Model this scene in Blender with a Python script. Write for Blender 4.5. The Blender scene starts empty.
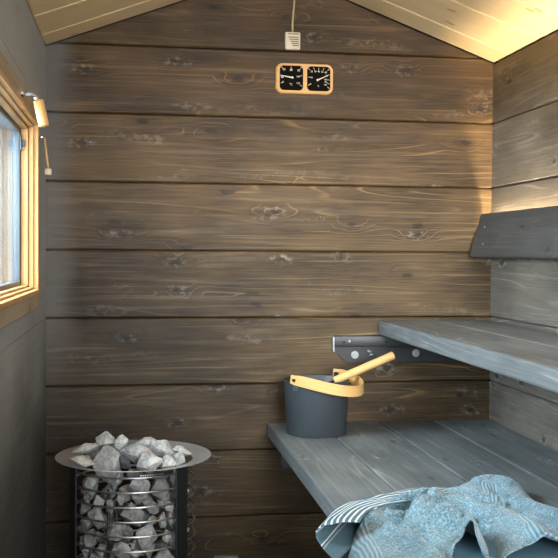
import bpy, bmesh, math, random
from mathutils import Vector, Matrix, noise
R = math.radians
PI = math.pi
sc = bpy.context.scene
C = sc.collection

# ------------------------------------------------------------------ helpers
def link(name, bm, mat, parent=None, smooth=False, auto=None):
    me = bpy.data.meshes.new(name)
    bm.normal_update()
    bm.to_mesh(me); bm.free()
    mats = mat if isinstance(mat, (list, tuple)) else [mat]
    for m in mats: me.materials.append(m)
    if smooth or auto is not None:
        for p in me.polygons: p.use_smooth = True
    if auto is not None:
        me.set_sharp_from_angle(angle=R(auto))
    o = bpy.data.objects.new(name, me); C.objects.link(o)
    if parent: o.parent = parent
    return o

def empty(name, loc=(0, 0, 0)):
    o = bpy.data.objects.new(name, None); C.objects.link(o)
    o.location = loc; o.empty_display_size = .05
    return o

def local(o, root):
    """keep world-built geometry in place when parented to an Empty at root.location"""
    o.parent = root
    o.matrix_parent_inverse = Matrix.Translation(-Vector(root.location))
    return o

def tag(o, label=None, cat=None, group=None, kind=None):
    if label: o['label'] = label
    if cat: o['category'] = cat
    if group: o['group'] = group
    if kind: o['kind'] = kind
    return o

def box(bm, lo, hi, bevel=0.0, seg=2):
    lo = Vector(lo); hi = Vector(hi)
    r = bmesh.ops.create_cube(bm, size=1)
    vs = r['verts']
    for v in vs:
        v.co = Vector((lo[i] + (v.co[i] + .5) * (hi[i] - lo[i]) for i in range(3)))
    if bevel:
        es = list({e for v in vs for e in v.link_edges})
        bmesh.ops.bevel(bm, geom=es, offset=bevel, segments=seg, affect='EDGES', profile=.5)

def prism(bm, pts, depth):
    """pts: list of 3D points (closed outline); depth: vector"""
    a = [bm.verts.new(p) for p in pts]
    b = [bm.verts.new(Vector(p) + Vector(depth)) for p in pts]
    n = len(pts)
    fs = [bm.faces.new(a[::-1]), bm.faces.new(b)]
    for i in range(n):
        fs.append(bm.faces.new((a[i], a[(i + 1) % n], b[(i + 1) % n], b[i])))
    bmesh.ops.recalc_face_normals(bm, faces=fs)

def tube(bm, pts, rad, n=12, closed=False, cap=True, aspect=1.0):
    pts = [Vector(p) for p in pts]
    m = len(pts)
    rads = rad if isinstance(rad, (list, tuple)) else [rad] * m
    rings = []
    up = None
    for i, p in enumerate(pts):
        if closed: t = pts[(i + 1) % m] - pts[i - 1]
        else: t = pts[min(i + 1, m - 1)] - pts[max(i - 1, 0)]
        t.normalize()
        if up is None:
            up = Vector((0, 0, 1)) if abs(t.z) < .9 else Vector((1, 0, 0))
        a = (up - t * up.dot(t)).normalized(); b = t.cross(a); up = a
        rings.append([bm.verts.new(p + rads[i] * (a * math.cos(2 * PI * k / n) * aspect + b * math.sin(2 * PI * k / n))) for k in range(n)])
    for i in range(m if closed else m - 1):
        A = rings[i]; B = rings[(i + 1) % m]
        for k in range(n):
            bm.faces.new((A[k], A[(k + 1) % n], B[(k + 1) % n], B[k]))
    if cap and not closed:
        bm.faces.new(rings[0][::-1]); bm.faces.new(rings[-1])

def lathe(bm, prof, c=(0, 0, 0), n=64):
    c = Vector(c); rings = []
    for r, z in prof:
        if r < 1e-6: rings.append([bm.verts.new(c + Vector((0, 0, z)))])
        else: rings.append([bm.verts.new(c + Vector((r * math.cos(2 * PI * k / n), r * math.sin(2 * PI * k / n), z))) for k in range(n)])
    for A, B in zip(rings[:-1], rings[1:]):
        for k in range(n):
            k2 = (k + 1) % n
            if len(A) == 1: bm.faces.new((A[0], B[k2], B[k]))
            elif len(B) == 1: bm.faces.new((A[k], A[k2], B[0]))
            else: bm.faces.new((A[k], A[k2], B[k2], B[k]))

# ------------------------------------------------------------------ materials
class NT:
    def __init__(s, name):
        s.m = bpy.data.materials.new(name); s.m.use_nodes = True
        s.t = s.m.node_tree; s.n = s.t.nodes; s.n.clear()
        s.out = s.n.new('ShaderNodeOutputMaterial')
        s.b = s.n.new('ShaderNodeBsdfPrincipled'); s.L(s.b.outputs[0], s.out.inputs[0])
    def L(s, a, b): s.t.links.new(a, b)
    def new(s, k, **kw):
        nd = s.n.new(k)
        for a, v in kw.items(): setattr(nd, a, v)
        return nd
    def val(s, sock, x):
        if hasattr(x, 'is_output'): s.L(x, sock)
        else: sock.default_value = x
    def math(s, op, a, b=0.0, c=None, clamp=False):
        nd = s.new('ShaderNodeMath', operation=op, use_clamp=clamp)
        s.val(nd.inputs[0], a); s.val(nd.inputs[1], b)
        if c is not None: s.val(nd.inputs[2], c)
        return nd.outputs[0]
    def maprange(s, x, a, b, c=0.0, d=1.0, smooth=True):
        nd = s.new('ShaderNodeMapRange', interpolation_type='SMOOTHSTEP' if smooth else 'LINEAR')
        s.val(nd.inputs[0], x)
        for i, v in enumerate((a, b, c, d)): nd.inputs[1 + i].default_value = v
        return nd.outputs[0]
    def mix(s, f, a, b, mode='MIX'):
        nd = s.new('ShaderNodeMix', data_type='RGBA', blend_type=mode)
        s.val(nd.inputs[0], f); s.val(nd.inputs[6], a); s.val(nd.inputs[7], b)
        return nd.outputs[2]
    def noise(s, vec, scale=1, detail=2, rough=.5, dist=0, dim='3D'):
        nd = s.new('ShaderNodeTexNoise', noise_dimensions=dim)
        s.L(vec, nd.inputs['Vector'])
        nd.inputs['Scale'].default_value = scale; nd.inputs['Detail'].default_value = detail
        nd.inputs['Roughness'].default_value = rough; nd.inputs['Distortion'].default_value = dist
        return nd.outputs[0]
    def vscale(s, vec, sx, sy, sz=1):
        nd = s.new('ShaderNodeVectorMath', operation='MULTIPLY')
        s.L(vec, nd.inputs[0]); nd.inputs[1].default_value = (sx, sy, sz)
        return nd.outputs[0]
    def bump(s, h, strength=.3, dist=.002):
        nd = s.new('ShaderNodeBump'); nd.inputs['Strength'].default_value = strength
        nd.inputs['Distance'].default_value = dist
        s.L(h, nd.inputs['Height']); s.L(nd.outputs[0], s.b.inputs['Normal'])
    def set(s, **kw):
        for k, v in kw.items(): s.val(s.b.inputs[k.replace('_', ' ')], v)

def rgb(r, g, b): return (r, g, b, 1)
def srgb(r, g, b):
    f = lambda c: (c / 255 / 12.92) if c / 255 <= .04045 else ((c / 255 + .055) / 1.055) ** 2.4
    return (f(r), f(g), f(b), 1)

def wood(name, dark, mid, light, worn, knotcol, rough=.6, worn_amt=.5, grain=1.0, knots=.5, spec=.3,
         stain_shade=None, stain_shade_z=None, corner=None, scorch_shade=None, top=None, bump=.35):
    """flat-sawn pine driven by the UV map (u along the grain in metres, v across)"""
    s = NT(name)
    uv = s.new('ShaderNodeUVMap').outputs[0]
    sep = s.new('ShaderNodeSeparateXYZ'); s.L(uv, sep.inputs[0])
    u, v = sep.outputs[0], sep.outputs[1]
    # knots
    kv = s.vscale(uv, 3.6, 8.5)
    warp = s.new('ShaderNodeVectorMath', operation='ADD')
    nz = s.new('ShaderNodeTexNoise'); nz.inputs['Scale'].default_value = 14; s.L(uv, nz.inputs['Vector'])
    ws = s.vscale(nz.outputs['Color'], .22, .22, 0)
    s.L(kv, warp.inputs[0]); s.L(ws, warp.inputs[1])
    vor = s.new('ShaderNodeTexVoronoi', voronoi_dimensions='2D', feature='F1')
    s.L(warp.outputs[0], vor.inputs['Vector']); vor.inputs['Scale'].default_value = 1
    vor.inputs['Randomness'].default_value = 1
    d = vor.outputs['Distance']
    cs = s.new('ShaderNodeSeparateColor'); s.L(vor.outputs['Color'], cs.inputs[0])
    act = s.math('GREATER_THAN', cs.outputs[0], 1 - knots)
    actw = s.math('GREATER_THAN', cs.outputs[1], .5)
    core = s.math('MULTIPLY', s.maprange(d, .105, .04), act)
    halo = s.math('MULTIPLY', s.maprange(d, .40, .06), act)
    halo2 = s.math('MULTIPLY', s.maprange(d, .24, .07), act)
    # cathedral rings
    n1 = s.noise(s.vscale(uv, .42, 5.0), 1, 2, .45)
    phase = s.math('ADD', s.math('MULTIPLY', n1, 17 * grain), s.math('MULTIPLY', v, 34 * grain))
    phase = s.math('ADD', phase, s.math('MULTIPLY', halo, 1.6))
    ring = s.math('FRACT', phase)
    late = s.maprange(ring, .55, .97); late = s.math('MULTIPLY', late, s.maprange(ring, 1.0, .97))
    # fibres
    fib = s.noise(s.vscale(uv, 7, 260), 1, 3, .6)
    fib2 = s.noise(s.vscale(uv, 2.2, 55), 1, 2, .5)
    blotch = s.noise(s.vscale(uv, 2.2, 5), 1, 3, .55)
    base = s.mix(s.maprange(blotch, .3, .7), dark, mid)
    base = s.mix(s.math('MULTIPLY', halo, .55), base, dark)
    base = s.mix(s.math('MULTIPLY', late, s.maprange(fib2, .35, .7, .1, .55)), base, dark)
    hl = s.math('MULTIPLY', s.maprange(fib2, .52, .72), s.maprange(blotch, .45, .75, .1, 1))
    base = s.mix(s.math('MULTIPLY', hl, .6), base, light)
    st = s.maprange(s.noise(s.vscale(uv, 1.1, 95), 1, 2, .5), .56, .70); st = s.math('MULTIPLY', st, s.maprange(s.noise(s.vscale(uv, 2.4, 11), 1, 2), .42, .62))
    base = s.mix(s.math('MULTIPLY', st, .45), base, light)
    # thin pale lines along the rings
    edge = s.math('MULTIPLY', s.maprange(ring, .0, .05), s.maprange(ring, .2, .06))
    em = s.math('MULTIPLY', edge, s.maprange(s.noise(s.vscale(uv, 1.3, 9), 1.3, 2), .47, .62))
    base = s.mix(s.math('MULTIPLY', em, .6), base, light)
    base = s.mix(s.math('MULTIPLY', s.maprange(fib, .3, .75), .22), base, light)
    # worn pale scuffs around knots and in streaks
    wn = s.noise(s.vscale(uv, 38, 46), 1, 4, .65)
    w1 = s.math('MULTIPLY', s.math('MULTIPLY', halo2, actw), s.maprange(wn, .46, .68))
    w2 = s.math('MULTIPLY', s.maprange(s.noise(s.vscale(uv, 3.1, 14), 1, 3), .58, .74), s.maprange(wn, .45, .62))
    base = s.mix(s.math('MULTIPLY', w1, min(1, worn_amt * 1.3)), base, worn)
    base = s.mix(s.math('MULTIPLY', w2, worn_amt * .7), base, worn)
    base = s.mix(s.math('MULTIPLY', core, .75), base, knotcol)
    if stain_shade is not None:
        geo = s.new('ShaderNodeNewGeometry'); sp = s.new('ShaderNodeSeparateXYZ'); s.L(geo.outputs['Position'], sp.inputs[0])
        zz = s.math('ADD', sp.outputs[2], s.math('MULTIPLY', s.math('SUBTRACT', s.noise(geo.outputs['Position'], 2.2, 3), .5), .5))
        base = s.mix(s.maprange(zz, stain_shade_z[0], stain_shade_z[1], 1, 0), base, s.mix(1.0, base, stain_shade, 'MULTIPLY'))
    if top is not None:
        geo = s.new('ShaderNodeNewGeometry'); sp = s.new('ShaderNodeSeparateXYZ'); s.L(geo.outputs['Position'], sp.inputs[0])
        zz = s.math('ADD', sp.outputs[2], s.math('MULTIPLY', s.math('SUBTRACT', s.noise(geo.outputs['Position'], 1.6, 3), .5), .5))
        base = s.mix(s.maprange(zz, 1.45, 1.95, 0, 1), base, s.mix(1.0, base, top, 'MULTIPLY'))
    if scorch_shade is not None:  # heater scorch and the lower-left shade, painted together as one dark patch
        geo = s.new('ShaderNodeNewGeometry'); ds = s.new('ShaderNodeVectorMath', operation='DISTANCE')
        s.L(s.vscale(geo.outputs['Position'], 1, 1, .62), ds.inputs[0]); ds.inputs[1].default_value = scorch_shade
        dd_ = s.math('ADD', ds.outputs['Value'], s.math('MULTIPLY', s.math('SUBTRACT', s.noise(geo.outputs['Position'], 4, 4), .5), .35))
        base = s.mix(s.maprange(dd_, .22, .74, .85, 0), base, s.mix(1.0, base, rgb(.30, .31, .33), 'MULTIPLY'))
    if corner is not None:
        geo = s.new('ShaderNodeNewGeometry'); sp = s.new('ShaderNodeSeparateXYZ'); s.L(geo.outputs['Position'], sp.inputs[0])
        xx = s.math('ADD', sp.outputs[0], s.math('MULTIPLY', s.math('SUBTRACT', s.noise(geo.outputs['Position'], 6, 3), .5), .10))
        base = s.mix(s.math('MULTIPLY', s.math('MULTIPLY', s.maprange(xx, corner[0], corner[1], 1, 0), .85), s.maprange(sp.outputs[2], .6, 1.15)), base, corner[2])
    s.set(Base_Color=base, Roughness=s.maprange(fib2, .2, .8, rough + .1, rough - .08), Specular_IOR_Level=spec)
    h = s.math('ADD', s.math('MULTIPLY', fib, .5), s.math('ADD', s.math('MULTIPLY', late, .35), s.math('MULTIPLY', core, .5)))
    s.bump(h, bump, .0015)
    return s.m

def plain(name, col, rough=.5, metal=0.0, spec=.5, var=0.0, scale=40, bump=0.0, stretch=(1, 1, 1)):
    s = NT(name)
    tc = s.new('ShaderNodeTexCoord').outputs['Object']
    n = s.noise(s.vscale(tc, *stretch), scale, 4, .6)
    c2 = tuple(max(0, c * (1 - var)) for c in col[:3]) + (1,); c3 = tuple(min(1, c * (1 + var)) for c in col[:3]) + (1,)
    s.set(Base_Color=s.mix(n, c2, c3), Roughness=rough, Metallic=metal, Specular_IOR_Level=spec)
    if bump: s.bump(n, bump, .002)
    return s.m

M = {}
XL_ = -.304
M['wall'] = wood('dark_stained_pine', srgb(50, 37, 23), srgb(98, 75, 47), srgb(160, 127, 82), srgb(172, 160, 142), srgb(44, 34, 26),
                 rough=.55, worn_amt=.5, knots=.6, stain_shade=(.80, .89, 1.0, 1), stain_shade_z=(.85, 1.8), corner=(XL_ + .01, XL_ + .13, srgb(104, 102, 97)), scorch_shade=(-.05, 3.5, .34), top=(.56, .52, .43, 1))  # weaker light high on this wall is painted in by the top multiply
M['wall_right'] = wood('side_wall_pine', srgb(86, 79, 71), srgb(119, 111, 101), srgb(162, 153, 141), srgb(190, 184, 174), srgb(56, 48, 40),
                 rough=.6, worn_amt=.6, knots=.5, stain_shade=(.94, .97, 1.0, 1), stain_shade_z=(.9, 1.5), top=(.78, .60, .34, 1))
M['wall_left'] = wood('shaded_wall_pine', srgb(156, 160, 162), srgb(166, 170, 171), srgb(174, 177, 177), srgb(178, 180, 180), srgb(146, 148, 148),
                 rough=.75, worn_amt=.1, knots=.15, bump=.08, stain_shade=(.20, .195, .185, 1), stain_shade_z=(.5, 1.2))  # shade low on this wall is painted into its colour
M['ceiling'] = wood('pale_pine', srgb(224, 194, 146), srgb(236, 208, 162), srgb(244, 220, 178), srgb(236, 214, 170), srgb(178, 128, 76),
                 rough=.55, worn_amt=.15, knots=.22, grain=.8, bump=.15)
M['bench'] = wood('grey_stained_bench', srgb(88, 93, 95), srgb(118, 124, 126), srgb(156, 162, 163), srgb(200, 205, 206), srgb(78, 80, 82),
                 rough=.5, worn_amt=.5, knots=.35, spec=.45)
M['backrest'] = wood('charcoal_backrest', srgb(66, 66, 65), srgb(82, 82, 81), srgb(100, 100, 98), srgb(130, 132, 134), srgb(46, 46, 48),
                 rough=.55, worn_amt=.15, knots=.25, spec=.4)
M['floor'] = wood('floor_boards', srgb(58, 52, 46), srgb(82, 74, 66), srgb(110, 100, 90), srgb(130, 124, 116), srgb(44, 38, 32), worn_amt=.3)
M['trim'] = wood('window_pine', srgb(190, 142, 86), srgb(216, 168, 108), srgb(234, 194, 140), srgb(240, 220, 180), srgb(170, 120, 70), rough=.45, worn_amt=.1, knots=.1, bump=.1)
M['casing'] = wood('casing_pine', srgb(158, 142, 120), srgb(180, 164, 142), srgb(198, 182, 160), srgb(210, 196, 172), srgb(130, 100, 70), rough=.5, worn_amt=.1, knots=.1, bump=.1)
M['handle_wood'] = wood('blond_wood', srgb(214, 164, 100), srgb(232, 186, 120), srgb(244, 210, 154), srgb(246, 220, 172), srgb(190, 140, 84), rough=.4, worn_amt=.1, knots=0, grain=2, bump=.1)
M['gauge_wood'] = wood('gauge_wood', srgb(206, 154, 88), srgb(226, 174, 106), srgb(238, 194, 130), srgb(240, 200, 140), srgb(190, 140, 84), rough=.45, worn_amt=.1, knots=0, grain=2, bump=.08)
M['black_steel'] = plain('black_steel', srgb(34, 35, 37), .42, .0, .5, .2, 60, .05)
M['bracket'] = plain('bracket_black', srgb(46, 47, 49), .45, 0, .5, .25, 50, .08)
M['bucket'] = plain('bucket_coat', srgb(66, 73, 79), .42, .0, .5, .12, 300, .04)
M['bucket_in'] = plain('bucket_inner', srgb(96, 100, 102), .4, .1, .5, .1, 80)
M['steel'] = plain('brushed_steel', (.66, .67, .68, 1), .3, 1, .5, .12, 60)
M['flange'] = plain('flange_steel', (.68, .69, .70, 1), .4, .7, .5, .25, 9)
M['chrome'] = plain('chrome', (.78, .78, .78, 1), .16, 1, .5, .05, 40)
M['bolt'] = plain('bolt_zinc', srgb(168, 172, 174), .35, .5, .5, .3, 120, .1)
M['darkgap'] = plain('dark_core', srgb(22, 23, 25), .7, 0, .3, .1)
M['dial'] = plain('dial_black', srgb(20, 15, 10), .8, 0, .05, .1, 60)
M['ink'] = plain('dial_ink', srgb(236, 226, 206), .5, 0, .3, .02)
M['plastic'] = plain('ivory_plastic', srgb(206, 192, 166), .5, 0, .4, .04)
M['slot'] = plain('slot_dark', srgb(84, 72, 56), .6, 0, .3, .05)
M['cable'] = plain('cable_sheath', srgb(186, 160, 120), .5, 0, .4, .04)
M['plate'] = plain('socket_grey', srgb(150, 148, 142), .5, 0, .4, .04)
M['sash'] = plain('sash_bluegrey', srgb(98, 104, 108), .4, 0, .5, .08, 20)
M['sash_dark'] = plain('sash_dark', srgb(70, 80, 90), .45, 0, .5, .08, 20)

def stone_mat(name='sauna_stone', k0=.72, k1=1.08):
    s = NT(name)
    tc = s.new('ShaderNodeTexCoord').outputs['Object']
    oi = s.new('ShaderNodeObjectInfo').outputs['Random']
    n1 = s.noise(tc, 26, 5, .65); n2 = s.noise(tc, 160, 3, .7); n3 = s.noise(s.vscale(tc, 1, 1, 2.4), 60, 4, .6)
    c = s.mix(s.maprange(n1, .32, .68), srgb(146, 148, 148), srgb(212, 214, 212))
    c = s.mix(s.math('MULTIPLY', s.maprange(n2, .5, .7), .55), c, srgb(222, 222, 218))
    c = s.mix(s.math('MULTIPLY', s.maprange(n2, .45, .3), .5), c, srgb(70, 72, 74))
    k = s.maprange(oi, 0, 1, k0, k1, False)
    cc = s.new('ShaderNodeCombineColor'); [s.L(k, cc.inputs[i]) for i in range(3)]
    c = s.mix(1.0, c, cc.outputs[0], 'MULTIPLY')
    s.set(Base_Color=c, Roughness=.85, Specular_IOR_Level=.25)
    s.bump(s.math('ADD', s.math('MULTIPLY', n3, .8), s.math('MULTIPLY', n2, .4)), .8, .006)
    return s.m
M['stone'] = stone_mat()
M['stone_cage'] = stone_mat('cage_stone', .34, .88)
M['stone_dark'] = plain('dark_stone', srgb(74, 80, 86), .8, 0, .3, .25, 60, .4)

def glass_mat():
    s = NT('window_glass'); s.n.remove(s.b)
    fr = s.new('ShaderNodeFresnel'); fr.inputs['IOR'].default_value = 1.45
    gl = s.new('ShaderNodeBsdfGlossy'); gl.inputs['Roughness'].default_value = .03; gl.inputs['Color'].default_value = (.9, .95, 1, 1)
    tr = s.new('ShaderNodeBsdfTransparent'); tr.inputs['Color'].default_value = (.86, .94, .98, 1)
    mx = s.new('ShaderNodeMixShader')
    s.L(s.math('MULTIPLY', fr.outputs[0], .55), mx.inputs[0]); s.L(tr.outputs[0], mx.inputs[1]); s.L(gl.outputs[0], mx.inputs[2])
    s.L(mx.outputs[0], s.out.inputs[0])
    return s.m
M['glass'] = glass_mat()

def terry():
    s = NT('teal_terry')
    at = s.new('ShaderNodeAttribute', attribute_name='band').outputs['Fac']
    bd = s.new('ShaderNodeAttribute', attribute_name='bandx').outputs['Fac']
    tc = s.new('ShaderNodeTexCoord').outputs['Object']
    n1 = s.noise(tc, 14, 3, .6); n2 = s.noise(tc, 210, 2, .6)
    vor = s.new('ShaderNodeTexVoronoi'); vor.inputs['Scale'].default_value = 190; s.L(tc, vor.inputs['Vector'])
    c = s.mix(s.maprange(n1, .3, .7), srgb(92, 126, 142), srgb(116, 150, 164))
    c = s.mix(s.math('MULTIPLY', s.maprange(n2, .50, .68), .6), c, srgb(172, 200, 210))
    c = s.mix(s.math('MULTIPLY', s.maprange(n2, .46, .3), .6), c, srgb(52, 82, 98))
    wv = s.math('SINE', s.math('MULTIPLY', bd, 2 * PI / .0085))
    bc = s.mix(s.maprange(wv, -.4, .6), srgb(96, 132, 148), srgb(142, 174, 186))
    c = s.mix(at, c, bc)
    s.set(Base_Color=c, Roughness=.95, Specular_IOR_Level=.1, Sheen_Weight=.3, Sheen_Roughness=.5)
    inv = s.math('SUBTRACT', 1, at)
    h = s.math('ADD', s.math('MULTIPLY', s.math('SUBTRACT', 1, vor.outputs['Distance']), inv), s.math('MULTIPLY', s.math('MULTIPLY', wv, .25), at))
    s.bump(h, .75, .004)
    return s.m
M['terry'] = terry()
M['terry_under'] = plain('towel_underside', srgb(84, 116, 134), .95, 0, .1, .12, 220, .3)  # darker teal, with the shade under the upper layer put into it

def stripes():
    s = NT('striped_border')
    uv = s.new('ShaderNodeUVMap').outputs[0]
    sep = s.new('ShaderNodeSeparateXYZ'); s.L(uv, sep.inputs[0])
    v = s.math('ADD', sep.outputs[1], s.math('MULTIPLY', s.math('SUBTRACT', s.noise(s.vscale(uv, 9, 3), 1, 2), .5), .02))
    w = s.math('FRACT', s.math('MULTIPLY', v, 1 / .0135))
    line = s.math('MULTIPLY', s.math('MULTIPLY', s.maprange(w, .52, .62), s.maprange(sep.outputs[1], .070, .090)), s.maprange(w, 1.0, .9))
    tc = s.new('ShaderNodeTexCoord').outputs['Object']
    n2 = s.noise(tc, 260, 2, .6)
    fold = s.math('MULTIPLY', s.maprange(sep.outputs[1], .098, .104), s.maprange(sep.outputs[1], .136, .130)); line = s.math('MULTIPLY', line, s.math('SUBTRACT', 1, fold))
    c = s.mix(line, s.mix(n2, srgb(70, 94, 106), srgb(112, 140, 150)), s.mix(n2, srgb(206, 220, 224), srgb(244, 248, 248)))
    geo = s.new('ShaderNodeNewGeometry')
    c = s.mix(geo.outputs['Backfacing'], c, s.mix(n2, srgb(84, 118, 132), srgb(122, 154, 166)))
    s.set(Base_Color=c, Roughness=.9, Specular_IOR_Level=.1)
    s.bump(n2, .4, .002)
    return s.m
M['stripes'] = stripes()

# ------------------------------------------------------------------ camera
F_PX, YAW, PITCH, ROLL = 968.478, .14965, .02537, .00606
CAM = Vector((0, 0, 1.22))
cy, sy, cp, sp = math.cos(YAW), math.sin(YAW), math.cos(PITCH), math.sin(PITCH)
Fv = Vector((sy * cp, cy * cp, -sp)); Rv = Vector((cy, -sy, 0)); Uv = Rv.cross(Fv)
c_, s_ = math.cos(ROLL), math.sin(ROLL)
R2 = c_ * Rv + s_ * Uv; U2 = -s_ * Rv + c_ * Uv
cd = bpy.data.cameras.new('camera'); cam = bpy.data.objects.new('camera', cd); C.objects.link(cam)
cd.sensor_width = 36; cd.lens = F_PX / 558 * 36; cd.clip_start = .05; cd.clip_end = 200
mw = Matrix((R2, U2, -Fv)).transposed().to_4x4(); mw.translation = CAM
cam.matrix_world = mw
sc.camera = cam

# ------------------------------------------------------------------ room constants
D = 3.5                       # back wall
XL, XR = -.304, 1.337         # side walls
Y0 = -.45                     # open end behind the viewer
RX, RZ, SL = .512, 2.250, .370  # ridge, roof pitch
BH, Z0 = .2424, .0199         # wall board height; first joint
def roof_z(x): return RZ - SL * abs(x - RX)

rnd = random.Random(4)
def boards(bm, O, U, V, N, length, height, vs, thick=.04, ch=.004, seed=0, gap=.0012, usub=1):
    """tongue-and-groove boards: O origin, U along the grain, V across, N out of the surface"""
    uvl = bm.loops.layers.uv.verify()
    O, U, V, N = map(Vector, (O, U, V, N))
    rr = random.Random(seed)
    for a, b in zip(vs[:-1], vs[1:]):
        a2, b2 = a + gap, b - gap
        ou, ov = rr.uniform(0, 40), rr.uniform(0, 40)
        prof = [(a2, -thick), (a2, -ch), (a2 + ch, 0), (b2 - ch, 0), (b2, -ch), (b2, -thick)]
        L0 = [bm.verts.new(O + V * p + N * q) for p, q in prof]
        L1 = [bm.verts.new(O + U * length + V * p + N * q) for p, q in prof]
        per = [0]
        for i in range(1, 6): per.append(per[-1] + math.hypot(prof[i][0] - prof[i - 1][0], prof[i][1] - prof[i - 1][1]))
        fs = []
        for i in range(5):
            f = bm.faces.new((L0[i], L1[i], L1[i + 1], L0[i + 1]))
            for l, (uu, vv) in zip(f.loops, ((0, per[i]), (length, per[i]), (length, per[i + 1]), (0, per[i + 1]))):
                l[uvl].uv = (uu + ou, vv + ov)
            fs.append(f)
        f = bm.faces.new((L0[5], L1[5], L1[0], L0[0])); fs.append(f)
        for l in f.loops: l[uvl].uv = (ou, ov)
        for ring in (L0, L1[::-1]):
            f = bm.faces.new(ring); fs.append(f)
            for l in f.loops:
                l[uvl].uv = (ou + l.vert.co.dot(N) * .3, ov + l.vert.co.dot(V))
        bmesh.ops.recalc_face_normals(bm, faces=fs)

def backing(bm, pts, depth):
    uvl = bm.loops.layers.uv.verify(); n0 = len(bm.faces); prism(bm, pts, depth)
def struct(name, bm, m):
    o = link(name, bm, m); tag(o, kind='structure'); return o

# floor
bm = bmesh.new()
boards(bm, (XL, Y0, 0), (0, 1, 0), (1, 0, 0), (0, 0, 1), D - Y0, 0, [i * .1366 for i in range(13)], .04, .003, 11)
backing(bm, [(XL - .12, Y0, -.036), (XR + .08, Y0, -.036), (XR + .08, D + .08, -.036), (XL - .12, D + .08, -.036)], (0, 0, -.03))
f = struct('floor', bm, M['floor']); tag(f, 'dark wooden sauna floor boards', 'floor')

# back wall with its gable cut to the roof
jz = [-.0225] + [Z0 + i * BH for i in range(10)]
jz = [0.0] + [z for z in jz if z > .01] + [Z0 + 10 * BH]
bm = bmesh.new()
boards(bm, (XL, D, 0), (1, 0, 0), (0, 0, 1), (0, -1, 0), XR - XL, 0, jz, .05, .0045, 5)
for sgn in (-1, 1):
    n = Vector((SL * sgn, 0, 1)).normalized()
    g = bm.verts[:] + bm.edges[:] + bm.faces[:]
    bmesh.ops.bisect_plane(bm, geom=g, plane_co=(RX, D, RZ - .004), plane_no=n, clear_outer=True)
backing(bm, [(XL - .1, D + .045, -.05), (XR + .06, D + .045, -.05), (XR + .06, D + .045, roof_z(XR) + .03), (RX, D + .045, RZ + .045), (XL - .1, D + .045, roof_z(XL) + .03)], (0, .03, 0))
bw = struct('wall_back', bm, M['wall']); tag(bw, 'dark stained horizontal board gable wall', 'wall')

# right wall
bm = bmesh.new()
zr = roof_z(XR) - .004
vs = [0.0] + [z for z in (Z0 + i * BH for i in range(9)) if .01 < z < zr - .02] + [zr]
boards(bm, (XR, Y0, 0), (0, 1, 0), (0, 0, 1), (-1, 0, 0), D - Y0, 0, vs, .05, .0045, 23)
backing(bm, [(XR + .045, Y0, -.05), (XR + .045, D + .07, -.05), (XR + .045, D + .07, zr + .05), (XR + .045, Y0, zr + .05)], (.03, 0, 0))
o = struct('wall_right', bm, M['wall_right']); tag(o, 'stained board wall behind the benches', 'wall')

# left wall with the window opening
WY0, WY1, WZ0, WZ1 = 1.95, 2.985, 1.100, 1.612      # opening
bm = bmesh.new()
zl = roof_z(XL) - .004
vs = [0.0] + [z for z in (Z0 + i * BH for i in range(9)) if .01 < z < zl - .02] + [zl]
def lw(y0, y1, z0, z1):
    cuts = [z0] + [z for z in vs if z0 + .005 < z < z1 - .005] + [z1]
    boards(bm, (XL, y0, 0), (0, 1, 0), (0, 0, 1), (1, 0, 0), y1 - y0, 0, cuts, .10, .001, 31, .0002)
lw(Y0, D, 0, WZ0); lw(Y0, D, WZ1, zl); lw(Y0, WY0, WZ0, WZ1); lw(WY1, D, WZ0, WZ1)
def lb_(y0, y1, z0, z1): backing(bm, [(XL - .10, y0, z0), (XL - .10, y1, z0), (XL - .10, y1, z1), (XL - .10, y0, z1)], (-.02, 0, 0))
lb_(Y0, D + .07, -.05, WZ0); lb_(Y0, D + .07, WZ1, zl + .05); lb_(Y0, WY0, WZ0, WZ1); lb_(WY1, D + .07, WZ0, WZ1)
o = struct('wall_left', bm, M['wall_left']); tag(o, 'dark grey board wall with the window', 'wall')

# ceiling: two slopes of boards that run from eave to ridge
bm = bmesh.new()
cw = [0.0, .16, .42, .64]
while cw[-1] < D - Y0 - .26: cw.append(cw[-1] + .26)
cw.append(D - Y0 + .0)
for sgn, x0 in ((-1, XL), (1, XR)):
    U = Vector((sgn, 0, -SL)).normalized(); Nn = Vector((-SL * sgn, 0, -1)).normalized()
    ln = abs(x0 - RX) * math.sqrt(1 + SL * SL)
    boards(bm, (RX, D, RZ), U, (0, -1, 0), Nn, ln, 0, cw, .03, .006, 41 + sgn)
    e = Vector((RX, D + .07, RZ)) - Nn * .026; q = e + U * (ln + .12)
    backing(bm, [e, q, q + Vector((0, Y0 - D - .07, 0)), e + Vector((0, Y0 - D - .07, 0))], -Nn * .03)
o = struct('ceiling', bm, M['ceiling']); tag(o, 'pale natural pine pitched ceiling', 'ceiling')

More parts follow.
